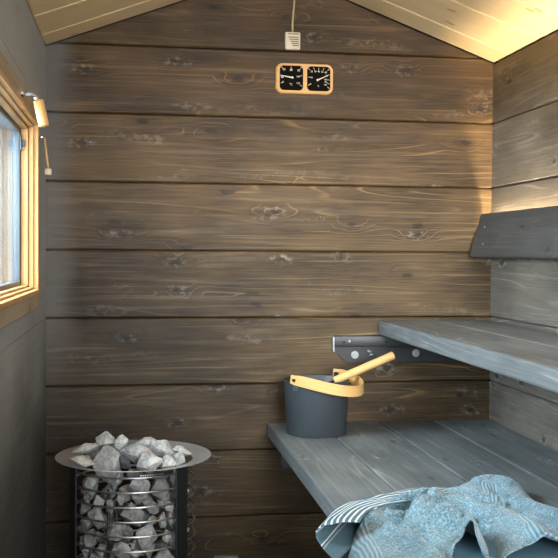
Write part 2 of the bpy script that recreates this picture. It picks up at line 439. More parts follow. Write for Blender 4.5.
# ------------------------------------------------------------------ window
win = empty('window_1', (XL, (WY0 + WY1) / 2, WZ0)); tag(win, 'pine framed window in the left wall', 'window', kind='structure')
uvbox_seed = [0]
def plank(name, lo, hi, mat, parent=None, axis=0, bevel=.003, root=None):
    """bevelled plank with grain along axis"""
    bm = bmesh.new(); box(bm, lo, hi, bevel)
    uvl = bm.loops.layers.uv.verify(); uvbox_seed[0] += 1
    rr = random.Random(uvbox_seed[0] * 7 + 1); ou, ov = rr.uniform(0, 40), rr.uniform(0, 40)
    bm.normal_update()
    oth = [i for i in range(3) if i != axis]
    for f in bm.faces:
        for l in f.loops:
            c = l.vert.co
            l[uvl].uv = (c[axis] + ou, c[oth[0]] + c[oth[1]] + ov)
    o = link(name, bm, mat, None)
    if root: local(o, root)
    return o
cx0, cx1 = XL + .001, XL + .021
cwid = .046
plank('casing', (cx0, WY1, WZ0 - cwid), (cx1, WY1 + cwid, WZ1 + cwid), M['casing'], axis=2, root=win)
plank('casing', (cx0, WY0 - cwid, WZ0 - cwid), (cx1, WY0, WZ1 + cwid), M['casing'], axis=2, root=win)
plank('casing', (cx0, WY0, WZ1), (cx1, WY1, WZ1 + cwid), M['casing'], axis=1, root=win)
plank('casing', (cx0, WY0, WZ0 - cwid), (cx1, WY1, WZ0), M['casing'], axis=1, root=win)
# jamb lining in two steps (reveal)
jx0, jx1 = XL - .125, XL + .024
jt = .012
bmj = bmesh.new()
for nm, lo, hi, ax in (('jamb', (jx0, WY1 - jt, WZ0), (jx1, WY1, WZ1), 2), ('jamb', (jx0, WY0, WZ0), (jx1, WY0 + jt, WZ1), 2),
                       ('jamb', (jx0, WY0 + jt, WZ1 - jt), (jx1, WY1 - jt, WZ1), 1), ('window_sill', (jx0, WY0 + jt, WZ0), (jx1 + .004, WY1 - jt, WZ0 + jt), 1)):
    plank(nm, lo, hi, M['trim'], axis=ax, bevel=.002, root=win)
bmj.free()
# pine stop beads, stepped back inside the lining
a0, a1, b0, b1 = WY0 + jt, WY1 - jt, WZ0 + jt, WZ1 - jt
for k, (xx0, xx1, t) in enumerate(((XL - .004, XL + .010, .006), (XL - .026, XL - .005, .012))):
    plank('stop_bead', (xx0, a1 - t, b0), (xx1, a1, b1), M['trim'], axis=2, bevel=.002, root=win)
    plank('stop_bead', (xx0, a0, b0), (xx1, a0 + t, b1), M['trim'], axis=2, bevel=.002, root=win)
    plank('stop_bead', (xx0, a0 + t, b1 - t), (xx1, a1 - t, b1), M['trim'], axis=1, bevel=.002, root=win)
    plank('stop_bead', (xx0, a0 + t, b0), (xx1, a1 - t, b0 + t), M['trim'], axis=1, bevel=.002, root=win)
# blue-grey opening sash with pane and latch
sx0, sx1, st = XL - .046, XL - .027, .022
c0, c1, d0, d1 = a0 + .002, a1 - .002, b0 + .002, b1 - .002
bm = bmesh.new()
box(bm, (sx0, c1 - st, d0), (sx1, c1, d1), .003); box(bm, (sx0, c0, d0), (sx1, c0 + st, d1), .003)
box(bm, (sx0, c0 + st, d1 - st), (sx1, c1 - st, d1), .003); box(bm, (sx0, c0 + st, d0), (sx1, c1 - st, d0 + st), .003)
sash = local(link('sash', bm, M['sash'], auto=40), win)
bm = bmesh.new(); box(bm, (XL - .039, c0 + st, d0 + st), (XL - .035, c1 - st, d1 - st))
pn = link('pane', bm, M['glass']); pn.parent = sash
bm = bmesh.new(); box(bm, (sx1, c1 - .021, d1 - .075), (sx1 + .005, c1 - .005, d1 - .03), .002); box(bm, (sx1 + .005, c1 - .017, d1 - .065), (sx1 + .013, c1 - .009, d1 - .045), .002)
lt = link('latch', bm, M['sash_dark'], auto=40); lt.parent = sash
# painted outer lining beyond the pane
for lo, hi in (((XL - .125, a1 - .014, b0), (sx0 - .001, a1, b1)), ((XL - .125, a0, b0), (sx0 - .001, a0 + .014, b1)),
               ((XL - .125, a0 + .014, b1 - .014), (sx0 - .001, a1 - .014, b1)), ((XL - .125, a0 + .014, b0), (sx0 - .001, a1 - .014, b0 + .014))):
    bm = bmesh.new(); box(bm, lo, hi, .002); local(link('outer_lining', bm, M['sash']), win)
bm = bmesh.new(); box(bm, (XL - .095, a1 - .030, b0 + .014), (XL - .075, a1 - .0145, b1 - .0145), .002)
local(link('outer_bead', bm, M['sash_dark']), win)
# outside: a painted neighbouring fence panel, seen only through the window
fence = empty('garden_fence', (-1.6, 4.3, 0)); tag(fence, 'pale blue grey board fence outside the window', 'fence')
bm = bmesh.new()
for k in range(24):
    y = 2.2 + k * .205
    box(bm, (-1.72, y, .02), (-1.70 + (k % 2) * .012, y + .2, 1.95), .004)
local(link('board_panel', bm, plain('fence_paint', srgb(168, 176, 180), .6, 0, .3, .1, 12, 0, (4, 4, .4))), fence)
bm = bmesh.new()
for z in (.35, 1.6): box(bm, (-1.80, 2.2, z), (-1.722, 7.1, z + .09), .004)
local(link('rail', bm, M['sash_dark']), fence)
bm = bmesh.new(); box(bm, (-14, -6, -.25), (XL - .15, 26, -.2))
o = struct('ground', bm, plain('snowy_ground', srgb(176, 184, 190), .9, 0, .2, .1, 3)); tag(o, 'pale ground outside', 'ground')

# ------------------------------------------------------------------ hooked handle and stay on the window casing
hd = empty('hooked_rod', (XL + .021, 2.556, 1.628)); tag(hd, 'bent chrome rod with a pale wooden grip, fixed to the upper window casing', 'rod')
HY = 2.556
bm = bmesh.new(); bmesh.ops.create_cone(bm, segments=20, radius1=.011, radius2=.009, depth=.006, cap_ends=True, matrix=Matrix.Translation((XL + .024, HY, 1.628)) @ Matrix.Rotation(R(90), 4, 'Y'))
local(link('rosette', bm, M['chrome'], auto=40), hd)
pts = [(XL + .022, HY, 1.628), (XL + .036, HY, 1.6285)]
for k in range(9):
    a = R(90 - k * 9.5); pts.append((XL + .038 + .026 * math.cos(a), HY, 1.6025 + .026 * math.sin(a)))
pts.append((XL + .066, HY, 1.595))
bm = bmesh.new(); tube(bm, pts, .0065, 14)
local(link('rod', bm, M['chrome'], smooth=True), hd)
bm = bmesh.new()
p0 = Vector((-.2405, HY, 1.611)); p1 = Vector((-.2265, HY, 1.545))
dd = (p1 - p0)
tube(bm, [p0, p0 + dd * .01, p0 + dd * .04, p0 + dd * .5, p0 + dd * .96, p0 + dd * .99, p1], [.010, .0125, .0135, .0135, .0135, .0125, .010], 20)
uvl = bm.loops.layers.uv.verify()
for f in bm.faces:
    for l in f.loops: l[uvl].uv = (l.vert.co.z, l.vert.co.x + l.vert.co.y)
local(link('grip', bm, M['handle_wood'], auto=40), hd)

sty = empty('window_stay', (-.262, 2.98, 1.42)); tag(sty, 'thin wooden stay with a white end beside the window edge', 'window stay')
bm = bmesh.new(); q0 = Vector((-.268, 3.04, 1.572)); q1 = Vector((-.257, 3.04, 1.478))
tube(bm, [q0, q0.lerp(q1, .5), q1], [.0028, .0032, .0036], 8)
uvl = bm.loops.layers.uv.verify()
local(link('rod', bm, M['handle_wood'], smooth=True), sty)
bm = bmesh.new(); box(bm, (-.268, 3.032, 1.458), (-.247, 3.048, 1.478), .003)
local(link('end_cap', bm, M['plastic'], auto=40), sty)
bm = bmesh.new(); tube(bm, [(XL + .0005, 3.045, 1.572), (-.285, 3.043, 1.574), (-.266, 3.04, 1.572)], .003, 8)
local(link('bracket_arm', bm, M['chrome'], smooth=True), sty)

# ------------------------------------------------------------------ benches
def bench(name, label, x0, x1, yb, yf, ztop, th, splits, seed, bev=.005, legs=True):
    root = empty(name, ((x0 + x1) / 2, (yb + yf) / 2, 0)); tag(root, label, 'bench')
    for a, b in zip(splits[:-1], splits[1:]):
        plank('plank', (a + .0018, yf, ztop - th), (b - .0018, yb, ztop), M['bench'], axis=1, bevel=bev, root=root)
    return root
ZB = .603
YF = .55
lb = bench('lower_bench', 'wide grey planked lower sauna bench carrying the bucket and towel', .486, 1.333, D - .003, YF, ZB, .05,
           [.486, .681, .905, 1.115, 1.333], 1)
for y in (3.35, 2.4, 1.5, .7):
    plank('cross_bearer', (.52, y - .03, ZB - .13), (1.32, y + .03, ZB - .051), M['backrest'], axis=0, bevel=.003, root=lb)
for y in (2.4, .7):
    plank('leg', (.52, y - .03, 0.001), (.58, y + .03, ZB - .131), M['backrest'], axis=2, bevel=.003, root=lb)
    plank('leg', (1.25, y - .03, 0.001), (1.31, y + .03, ZB - .131), M['backrest'], axis=2, bevel=.003, root=lb)
ZU = .977
ub = bench('upper_bench', 'thick grey upper sauna bench along the right wall', .899, 1.334, D - .003, YF, ZU, .053, [.899, 1.116, 1.334], 2, .008)
# ledger under the upper bench, on the right wall
plank('ledger', (XR - .028, YF, ZU - .053 - .055), (XR - .001, D - .045, ZU - .0535), M['backrest'], axis=1, bevel=.003, root=ub)

# black bracket on the back wall carrying the upper bench
br = empty('bench_bracket', (.95, D - .004, .87)); tag(br, 'black bolted bracket rail on the back wall under the upper bench', 'bracket')
bm = bmesh.new()
zt, zm, zbm = .9225, .884, .822
prism(bm, [(.731, D - .002, zm + .004), (.731, D - .002, .868), (.780, D - .002, zbm), (1.305, D - .002, zbm), (1.305, D - .002, zm + .004)], (0, -.010, 0))
bmesh.ops.bevel(bm, geom=bm.edges[:], offset=.0015, segments=2, affect='EDGES')
local(link('plate', bm, M['bracket'], auto=40), br)
bm = bmesh.new(); box(bm, (.729, D - .034, zm), (1.305, D - .001, zt), .003)
local(link('batten', bm, M['bracket'], auto=40), br)
bm = bmesh.new(); prism(bm, [(.7285, D - .037, zt - .002), (.7285, D - .037, .866), (.7285, D - .001, .866), (.7285, D - .001, zt - .002)], (-.004, 0, 0))
pc = local(link('end_cap', bm, M['bolt']), br); tag(pc, 'pale worn end edge')
def bolt(x, z, r=.0105, y=D - .012):
    bm = bmesh.new()
    bmesh.ops.create_cone(bm, segments=24, radius1=r * 1.35, radius2=r * 1.35, depth=.002, cap_ends=True, matrix=Matrix.Translation((x, y - .001, z)) @ Matrix.Rotation(R(90), 4, 'X'))
    bmesh.ops.create_cone(bm, segments=6, radius1=r, radius2=r * .9, depth=.008, cap_ends=True, matrix=Matrix.Translation((x, y - .005, z)) @ Matrix.Rotation(R(90), 4, 'X'))
    local(link('bolt', bm, M['bolt']), br)
bolt(.811, .851); bolt(1.044, .855)
bm = bmesh.new()
tube(bm, [(.860, D - .012, .866), (.862, D - .022, .864), (.868, D - .024, .862), (.872, D - .013, .861)], .004, 8)
tube(bm, [(.868, D - .013, .846), (.868, D - .02, .852), (.874, D - .022, .853), (.879, D - .013, .845)], .0035, 8)
local(link('staple', bm, M['bolt'], smooth=True), br)
for x, z in ((.787, .903), (.765, .900), (.925, .901)):
    bm = bmesh.new()
    bmesh.ops.create_uvsphere(bm, u_segments=12, v_segments=8, radius=.0062 if x == .787 else .004, matrix=Matrix.Translation((x, D - .034, z)) @ Matrix.Diagonal((1, .4, 1, 1)))
    local(link('screw', bm, M['bolt'] if x == .787 else M['darkgap'], smooth=True), br)

# backrest: tilted plank with a warm light strip behind it
bkr = empty('backrest', (1.28, 2.0, 1.29)); tag(bkr, 'dark tilted backrest plank on the right wall with warm light glowing above', 'backrest')
bm = bmesh.new()
tx, tz = 1.284, 1.376; bx, bz = 1.240, 1.216
dirv = Vector((tx - bx, 0, tz - bz)).normalized(); nrm = Vector((dirv.z, 0, -dirv.x))   # towards the right wall
w = nrm * .026
YE = D - .03
prof = [Vector((bx, YE, bz)), Vector((tx, YE, tz)), Vector((tx, YE, tz)) + w, Vector((bx, YE, bz)) + w]
prism(bm, prof, (0, YF - YE, 0))
bmesh.ops.bevel(bm, geom=bm.edges[:], offset=.003, segments=2, affect='EDGES')
uvl = bm.loops.layers.uv.verify()
for f in bm.faces:
    for l in f.loops: l[uvl].uv = (l.vert.co.y + 3, l.vert.co.z + l.vert.co.x + 7)
local(link('plank', bm, M['backrest'], auto=40), bkr)
for y in (3.33, 2.55, 1.6, .8):
    bm = bmesh.new(); box(bm, (bx + .034, y - .02, bz + .012), (XR - .0005, y + .02, bz + .078), .002)
    local(link('spacer_block', bm, M['backrest']), bkr)
for z in (1.325, 1.262):
    for y in (3.36, 2.57, 1.6):
        t = (z - bz) / (tz - bz)
        bm = bmesh.new()
        bmesh.ops.create_uvsphere(bm, u_segments=10, v_segments=6, radius=.004, matrix=Matrix.Translation((bx + (tx - bx) * t - .0005, y + .03 * (z > 1.3), z)) @ Matrix.Diagonal((.4, 1, 1, 1)))
        local(link('screw', bm, M['bolt'], smooth=True), bkr)
strip = plank('light_channel', (XR - .030, YF + .02, 1.296), (XR - .002, YE - .002, 1.304), M['backrest'], axis=1, bevel=.001, root=bkr)

# ------------------------------------------------------------------ thermometer and hygrometer
gz, gx = 1.8585, .6150
gg = empty('sauna_gauge', (gx, D, gz)); tag(gg, 'blond wooden twin thermometer and hygrometer with black dials on the back wall', 'gauge')
def rrect(cx, cz, hw, hh, r, y, n=8, bulge=0.0):
    pts = []
    for (sx, sz, a0) in ((1, 1, 0), (-1, 1, 90), (-1, -1, 180), (1, -1, 270)):
        for k in range(n + 1):
            a = R(a0 + 90 * k / n)
            x = sx * (hw - r) + r * math.cos(a); z = sz * (hh - r) + r * math.sin(a)
            x *= 1 + bulge * (1 - (z / hh) ** 2); z *= 1 + bulge * (1 - min(1, (x / hw) ** 2))
            pts.append(Vector((cx + x, y, cz + z)))
    return pts
bm = bmesh.new()
prism(bm, rrect(gx, gz, .1035, .0535, .022, D - .0005, 8, .03), (0, -.018, 0))
uvl = bm.loops.layers.uv.verify()
for f in bm.faces:
    for l in f.loops: l[uvl].uv = (l.vert.co.x + 11, l.vert.co.z + 3)
bv = [e for e in bm.edges if all(v.co.y < D - .015 for v in e.verts)]
bmesh.ops.bevel(bm, geom=bv, offset=.004, segments=3, affect='EDGES')
local(link('frame', bm, M['gauge_wood'], auto=30), gg)
GY = D - .0185
def numeral(txt, x, z, size, parent):
    cu = bpy.data.curves.new('numeral', 'FONT'); cu.body = txt; cu.size = size; cu.align_x = 'CENTER'; cu.align_y = 'CENTER'
    cu.extrude = .0002; cu.fill_mode = 'FRONT' if False else 'BOTH'
    t = bpy.data.objects.new('numeral', cu); C.objects.link(t)
    dg = bpy.context.evaluated_depsgraph_get()
    me = bpy.data.meshes.new_from_object(t.evaluated_get(dg))
    bpy.data.objects.remove(t)
    me.transform(Matrix.Translation((x, GY - .0016, z)) @ Matrix.Rotation(R(90), 4, 'X'))
    return me
def dial(cx, nums, needle, unit, fs):
    hw, hh = .0425, .044
    bm = bmesh.new(); prism(bm, rrect(cx, gz + .001, hw, hh, .014, GY + .001, 6, .02), (0, -.002, 0))
    d = local(link('dial', bm, M['dial']), gg)
    bm = bmesh.new()
    for txt, dx, dz in nums + [unit]:
        me = numeral(txt, cx + dx, gz + dz, fs if len(txt) < 3 else fs * .85, d)
        bm.from_mesh(me); bpy.data.meshes.remove(me)
    for txt, dx, dz in nums:
        a = math.atan2(dz, dx); ca, sa = math.cos(a), math.sin(a)
        # ticks reach the square edge of the dial
        k = min((hw - .003) / max(abs(ca), 1e-3), (hh - .003) / max(abs(sa), 1e-3))
        e = Vector((cx + ca * k, GY - .0014, gz + sa * k)); s0 = Vector((cx + ca * (k - .010), GY - .0014, gz + sa * (k - .010)))
        tube(bm, [s0, e], .0007, 6)
    ink = link('markings', bm, M['ink']); ink.parent = d
    bm = bmesh.new(); a, b = needle
    a = Vector((cx + a[0], GY - .004, gz + a[1])); b = Vector((cx + b[0], GY - .004, gz + b[1]))
    dv = (b - a).normalized(); pv = Vector((dv.z, 0, -dv.x))
    prism(bm, [a + pv * .0026, b + pv * .0008, b - pv * .0008, a - pv * .0026], (0, .0012, 0))
    bmesh.ops.create_cone(bm, segments=20, radius1=.0036, radius2=.0036, depth=.003, cap_ends=True, matrix=Matrix.Translation(a + dv * .004) @ Matrix.Rotation(R(90), 4, 'X'))
    nd = link('needle', bm, M['ink']); nd.parent = d
K = .213 / 463
def Pz(x, z, cx0): return ((x - cx0) * K, (167 - z) * K)
LC, RC = 165, 384
nl = [('0', 97, 200), ('20', 92, 160), ('40', 105, 101), ('60', 162, 103), ('80', 222, 105), ('100', 217, 153), ('120', 217, 205)]
nr = [('0', 318, 208), ('10', 324, 157), ('20', 326, 110), ('30', 355, 108), ('40', 383, 108), ('50', 411, 110), ('60', 440, 113), ('70', 446, 140), ('80', 440, 170), ('90', 439, 190), ('100', 436, 211)]
dial(gx - .0490, [(t,) + Pz(x, z, LC) for t, x, z in nl], (Pz(180, 164, LC), Pz(76, 147, LC)), ('\u00b0C',) + Pz(160, 216, LC), .0105)
dial(gx + .0517, [(t,) + Pz(x, z, RC) for t, x, z in nr], (Pz(366, 179, RC), Pz(452, 139, RC)), ('%',) + Pz(380, 222, RC), .0085)

# temperature sensor box with its cable
sb = empty('sensor_box', (.5705, D, 1.996)); tag(sb, 'small ivory vented sensor box above the twin gauge', 'sensor')
bm = bmesh.new(); box(bm, (.541, D - .022, 1.962), (.598, D - .0005, 2.025), .005, 3)
local(link('case', bm, M['plastic'], auto=40), sb)
bm = bmesh.new(); box(bm, (.551, D - .0232, 2.016), (.591, D - .0215, 2.019))
for k in range(5):
    z = 2.006 - k * .0075; box(bm, (.553 + k * .004, D - .0232, z - .0016), (.591, D - .0215, z + .0016))
local(link('vent_slots', bm, M['slot']), sb)
bm = bmesh.new(); tube(bm, [(.571, D - .006, 2.027), (.5705, D - .006, 2.06), (.5745, D - .006, 2.11), (.578, D - .006, 2.16), (.580, D - .006, 2.213)], .0036, 10)
local(link('cable', bm, M['cable'], smooth=True), sb)

# pale socket low on the wall
bm = bmesh.new(); box(bm, (.294, D - .028, .035), (.382, D - .0005, .122), .005, 3)
so = empty('wall_socket', (.338, D, .08)); tag(so, 'pale grey box low on the back wall between heater and bench', 'socket')
local(link('case', bm, M['plate'], auto=40), so)
bm = bmesh.new(); bmesh.ops.create_cone(bm, segments=32, radius1=.026, radius2=.024, depth=.004, cap_ends=True, matrix=Matrix.Translation((.338, D - .0295, .078)) @ Matrix.Rotation(R(90), 4, 'X'))
local(link('lid', bm, M['plate'], auto=40), so)

# ------------------------------------------------------------------ heater
HC = Vector((0.004, 3.0, 0)); HZ = .602
ht = empty('sauna_heater', HC); tag(ht, 'round steel ring cage sauna heater filled with grey stones', 'heater')
bm = bmesh.new()
lathe(bm, [(.180, HZ - .0125), (.207, HZ - .0064), (.232, HZ - .0004), (.2365, HZ), (.2375, HZ - .0012), (.2365, HZ - .0022), (.207, HZ - .0082), (.180, HZ - .0142), (.180, HZ - .0125)], HC, 96)
local(link('rim', bm, M['flange'], auto=50), ht)
RR = .186
ring0 = bmesh.new()
tube(ring0, [(RR * math.cos(2 * PI * k / 96), RR * math.sin(2 * PI * k / 96), 0) for k in range(96)], .0030, 10, closed=True)
first = None
rz = [.5705 - i * .0430 for i in range(13)]
for i, z in enumerate(rz):
    if first is None:
        first = link('ring', ring0, M['steel'], smooth=True); first.parent = ht; o = first
    else:
        o = first.copy(); C.objects.link(o); o.parent = ht
    o.location = (0, 0, z)
for a in (-158, -43.5, 81):
    ar = R(a); t = Vector((-math.sin(ar), math.cos(ar), 0)); r = Vector((math.cos(ar), math.sin(ar), 0))
    bm = bmesh.new(); base = HC + r * .1905
    hw = .0255
    p = [base - t * hw, base + t * hw, base + t * hw + r * .005, base - t * hw + r * .005]
    prism(bm, [Vector((q.x, q.y, .004)) for q in p], (0, 0, HZ - .0185))
    bmesh.ops.bevel(bm, geom=bm.edges[:], offset=.001, segments=1, affect='EDGES')
    local(link('post', bm, M['black_steel']), ht)
# slotted collar between rim and first ring
bm = bmesh.new(); n = 28
def arc(a0, a1, r, z0, z1, th):
    A = []
    for k in range(n + 1):
        a = R(a0 + (a1 - a0) * k / n); c, s = math.cos(a), math.sin(a)
        A.append([bm.verts.new(HC + Vector((c * rr, s * rr, z))) for rr, z in ((r, z0), (r, z1), (r - th, z1), (r - th, z0))])
    for P, Q in zip(A[:-1], A[1:]):
        for j in range(4): bm.faces.new((P[j], P[(j + 1) % 4], Q[(j + 1) % 4], Q[j]))
    bm.faces.new(A[0][::-1]); bm.faces.new(A[-1])
arc(-90, -53, .1895, HZ - .029, HZ - .0185, .002)
bmesh.ops.recalc_face_normals(bm, faces=bm.faces[:])
col = local(link('collar', bm, M['black_steel']), ht)
bm = bmesh.new(); n = 2
for k in range(11):
    a = -84 + k * 2.0
    arc(a - .55, a + .55, .1902, HZ - .026, HZ - .022, .001)
bmesh.ops.recalc_face_normals(bm, faces=bm.faces[:])
sl = link('slots', bm, M['steel']); sl.parent = col
bm = bmesh.new(); lathe(bm, [(0, .23), (.18, .23), (.18, .004), (0, .004)], HC, 64)
local(link('lower_drum', bm, M['black_steel'], auto=40), ht)
for dx in (-.03, -.055):
    bm = bmesh.new(); tube(bm, [HC + Vector((dx - .02, -.094 + dx * .2, .232)), HC + Vector((dx - .02, -.094 + dx * .2, .52))], .0042, 10)
    local(link('heating_rod', bm, M['black_steel'], smooth=True), ht)

# stones
def stone(seed, size, loc, rot=(0, 0, 0), label=None, group=None, mat='stone', flat=False):
    rr = random.Random(seed); bm = bmesh.new()
    sx, sy, sz = size
    for k in range(7):
        v = Vector((rr.gauss(0, 1), rr.gauss(0, 1), rr.gauss(0, 1))).normalized() * rr.uniform(.86, 1.12)
        bm.verts.new((v.x, v.y, v.z))
    for s_ in ((1, 0, 0), (-1, 0, 0), (0, 1, 0), (0, -1, 0), (0, 0, 1), (0, 0, -1)):
        bm.verts.new(Vector(s_) * rr.uniform(.82, 1.0))
    r = bmesh.ops.convex_hull(bm, input=bm.verts[:])
    bmesh.ops.delete(bm, geom=[v for v in bm.verts if not v.link_faces], context='VERTS')
    for v in bm.verts: v.co = Vector((v.co.x * sx, v.co.y * sy, v.co.z * sz))
    bmesh.ops.dissolve_limit(bm, angle_limit=R(16), verts=bm.verts[:], edges=bm.edges[:])
    bmesh.ops.bevel(bm, geom=bm.edges[:], offset=min(size) * .05, segments=1, affect='EDGES', clamp_overlap=True)
    bmesh.ops.triangulate(bm, faces=bm.faces[:])
    bmesh.ops.subdivide_edges(bm, edges=bm.edges[:], cuts=2, use_grid_fill=True)
    off = Vector((seed * 1.7, seed * .3, 0))
    for v in bm.verts:
        n_ = noise.noise(v.co * 55 + off); v.co += v.co.normalized() * n_ * .0022
    o = link('sauna_stone', bm, M[mat], auto=26)
    o.location = loc; o.rotation_euler = [R(q) for q in rot]
    tag(o, label, 'stone', group)
    return o

TOPS = [ # seed, half sizes, location, rotation, label
 (1, (.034, .032, .034), (-.083, 2.955, .654), (10, 20, 0), 'pointed grey stone at the top left peak of the pile'),
 (2, (.050, .032, .018), (-.140, 2.945, .634), (0, -6, 15), 'flat slab stone on the left of the pile, behind'),
 (3, (.024, .024, .028), (-.034, 2.935, .652), (0, 15, 30), 'small stone just right of the peak stone'),
 (4, (.048, .032, .018), (-.152, 2.868, .616), (0, 12, -10), 'low stone resting at the left front of the heater rim'),
 (5, (.050, .040, .064), (-.066, 2.884, .594), (0, -8, 20), 'largest stone, standing upright at the front of the pile'),
 (6, (.058, .038, .040), (.012, 2.930, .622), (5, 8, 0), 'broad pale slab stone in the middle of the pile'),
 (7, (.044, .028, .020), (.056, 2.995, .638), (0, 4, 10), 'flat stone behind the broad middle slab'),
 (8, (.044, .036, .030), (.092, 2.945, .628), (0, 22, 0), 'rounded stone at the right top of the pile'),
 (9, (.040, .028, .018), (.146, 2.945, .620), (0, 14, 20), 'sloping stone at the right edge by the bare rim'),
 (10, (.046, .032, .036), (.050, 2.862, .600), (0, -10, 0), 'blocky stone at the front right of the pile'),
 (11, (.026, .026, .030), (.104, 2.872, .598), (0, 25, 0), 'small stone wedged beside the right front post'),
 (12, (.023, .022, .024), (.140, 2.902, .604), (0, -25, 40), 'small pale stone above the right front post'),
]
for s_, sz, lc, rt, lb_ in TOPS: stone(s_ + 100, sz, lc, rt, lb_, 'stones on top of the heater')
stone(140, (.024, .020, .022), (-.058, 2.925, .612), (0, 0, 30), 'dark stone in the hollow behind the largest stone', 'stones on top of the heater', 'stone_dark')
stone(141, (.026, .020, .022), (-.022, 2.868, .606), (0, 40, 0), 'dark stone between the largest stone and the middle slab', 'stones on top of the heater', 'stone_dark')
rr = random.Random(77)
# back of the pile, mostly out of sight
for k, (x, y, z) in enumerate([(-.12, 3.02, .604), (-.05, 3.03, .612), (.03, 3.06, .608), (.11, 3.02, .604), (-.08, 3.10, .596), (.07, 3.11, .596), (0, 3.13, .594)]):
    stone(200 + k, (.036, .034, .026), (x, y, z), (rr.uniform(-20, 20), rr.uniform(-20, 20), rr.uniform(0, 180)), 'grey stone at the back of the heater pile', 'stones at the back of the heater')
placed = []
tries = 0
while len(placed) < 120 and tries < 30000:
    tries += 1
    a = R(rr.uniform(-190, 10)); z = rr.uniform(.282, .545)
    if tries < 4000: r = rr.choice((.030, .036, .041)); q = .171 - r * .97
    elif tries < 10000: r = rr.choice((.022, .026)); q = .170 - r * .95
    elif tries < 16000: r = rr.choice((.016, .019)); q = .168 - r * .95
    else: r = rr.choice((.030, .036)); q = rr.uniform(.02, .115)
    p = Vector((HC.x + q * math.cos(a), HC.y + q * math.sin(a), z))
    if z > .47 and (p - Vector((-.066, 2.866, .560))).length < r + .050: continue
    if any(math.hypot(p.x - HC.x - ex, p.y - HC.y - ey) < r * .8 + .004 for ex, ey in ((-.05, -.1), (-.075, -.105))): continue
    if any((p - p2).length < (r + r2) * .97 for p2, r2 in placed): continue
    placed.append((p, r))
for k, (p, r) in enumerate(placed):
    f1, f2 = rr.uniform(.85, 1.1), rr.uniform(.88, 1.05)
    az = math.degrees(math.atan2(p.y - HC.y, p.x - HC.x))
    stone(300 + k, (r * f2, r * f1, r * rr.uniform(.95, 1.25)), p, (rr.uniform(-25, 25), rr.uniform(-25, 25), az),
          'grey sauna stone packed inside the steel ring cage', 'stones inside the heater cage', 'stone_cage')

# ------------------------------------------------------------------ bucket
BC = Vector((.628, 3.280, ZB + .0008))
bk = empty('sauna_bucket', BC); tag(bk, 'dark grey metal sauna bucket with a blond bentwood handle on the lower bench', 'bucket')
bm = bmesh.new()
hB = .186
lathe(bm, [(0, 0), (.100, 0), (.1035, .003), (.1125, hB - .002), (.1135, hB), (.1120, hB + .001), (.1105, hB - .001), (.1015, .006), (0, .005)], BC, 80)
bmesh.ops.recalc_face_normals(bm, faces=bm.faces[:])
local(link('pail', bm, M['bucket'], auto=50), bk)
bm = bmesh.new(); lathe(bm, [(0, .055), (.1045, .055), (.1050, .058), (0, .058)], BC, 60)
local(link('water', bm, plain('water_dark', srgb(40, 46, 50), .06, 0, .6, .05)), bk)
# bentwood bail
ax = Vector((.74, .67, 0)).normalized(); out = Vector((.67, -.74, 0)).normalized()
zc = BC.z + hB + .008
Lb, aw = .172, .1215
bm = bmesh.new(); uvl = bm.loops.layers.uv.verify()
def bail(th):
    """th 0..pi from pivot A (front left) round the outside to pivot B (back right)"""
    c, s = math.cos(th), math.sin(th)
    e = 1.0
    p = BC + ax * (-c * aw) + out * (s ** .9 * Lb if s > 0 else 0)
    p.z = zc - .033 * s ** 1.3
    return p
pts = []
NB = 48
thl = [PI * k / NB for k in range(NB + 1)]
path = [bail(t) for t in thl]
path = [path[0] - out * .016 + Vector((0, 0, .002))] + path + [path[-1] - out * .016 + Vector((0, 0, .002))]
rings = []; slen = 0
for i, p in enumerate(path):
    t = (path[min(i + 1, len(path) - 1)] - path[max(i - 1, 0)]).normalized()
    side = t.cross(Vector((0, 0, 1))).normalized(); upv = side.cross(t)
    if side.dot(p - BC) < 0: pass
    h = .0185; wth = .0035
    fade = min(1, (i + .6) / 3, (len(path) - 1 - i + .6) / 3); h2 = h * (.75 + .25 * fade)
    prof = [(wth, h2 - .002), (wth - .0015, h2), (-wth + .0015, h2), (-wth, h2 - .002), (-wth, -h2 + .002), (-wth + .0015, -h2), (wth - .0015, -h2), (wth, -h2 + .002)]
    rings.append(([bm.verts.new(p + side * a + upv * b) for a, b in prof], slen))
    if i < len(path) - 1: slen += (path[i + 1] - p).length
for (A, sa), (B, sb_) in zip(rings[:-1], rings[1:]):
    for j in range(8):
        f = bm.faces.new((A[j], A[(j + 1) % 8], B[(j + 1) % 8], B[j]))
        for l, (uu, vv) in zip(f.loops, ((sa, j), (sa, j + 1), (sb_, j + 1), (sb_, j))): l[uvl].uv = (uu, vv * .012)
bm.faces.new(rings[0][0][::-1]); bm.faces.new(rings[-1][0])
bmesh.ops.recalc_face_normals(bm, faces=bm.faces[:])
hnd = local(link('bail_handle', bm, M['handle_wood'], auto=35), bk)
for sgn in (-1, 1):
    bm = bmesh.new(); p = BC + ax * (sgn * aw); p.z = zc
    q = ax * sgn
    rot = Vector((0, 0, 1)).rotation_difference(q).to_matrix().to_4x4()
    bmesh.ops.create_cone(bm, segments=20, radius1=.0072, radius2=.0055, depth=.016, cap_ends=True, matrix=Matrix.Translation(p) @ rot)
    rv = link('rivet', bm, M['bracket'], auto=40); rv.parent = hnd
    # metal lug from the pail up to the pivot
    bm = bmesh.new(); tt = q.cross(Vector((0, 0, 1)))
    b0 = BC + q * .1135; pp = [b0 - tt * .012 + Vector((0, 0, hB - .03)), b0 + tt * .012 + Vector((0, 0, hB - .03)), b0 + tt * .009 + Vector((0, 0, hB + .014)), b0 - tt * .009 + Vector((0, 0, hB + .014))]
    prism(bm, pp, q * .003)
    local(link('lug', bm, M['bucket']), bk)

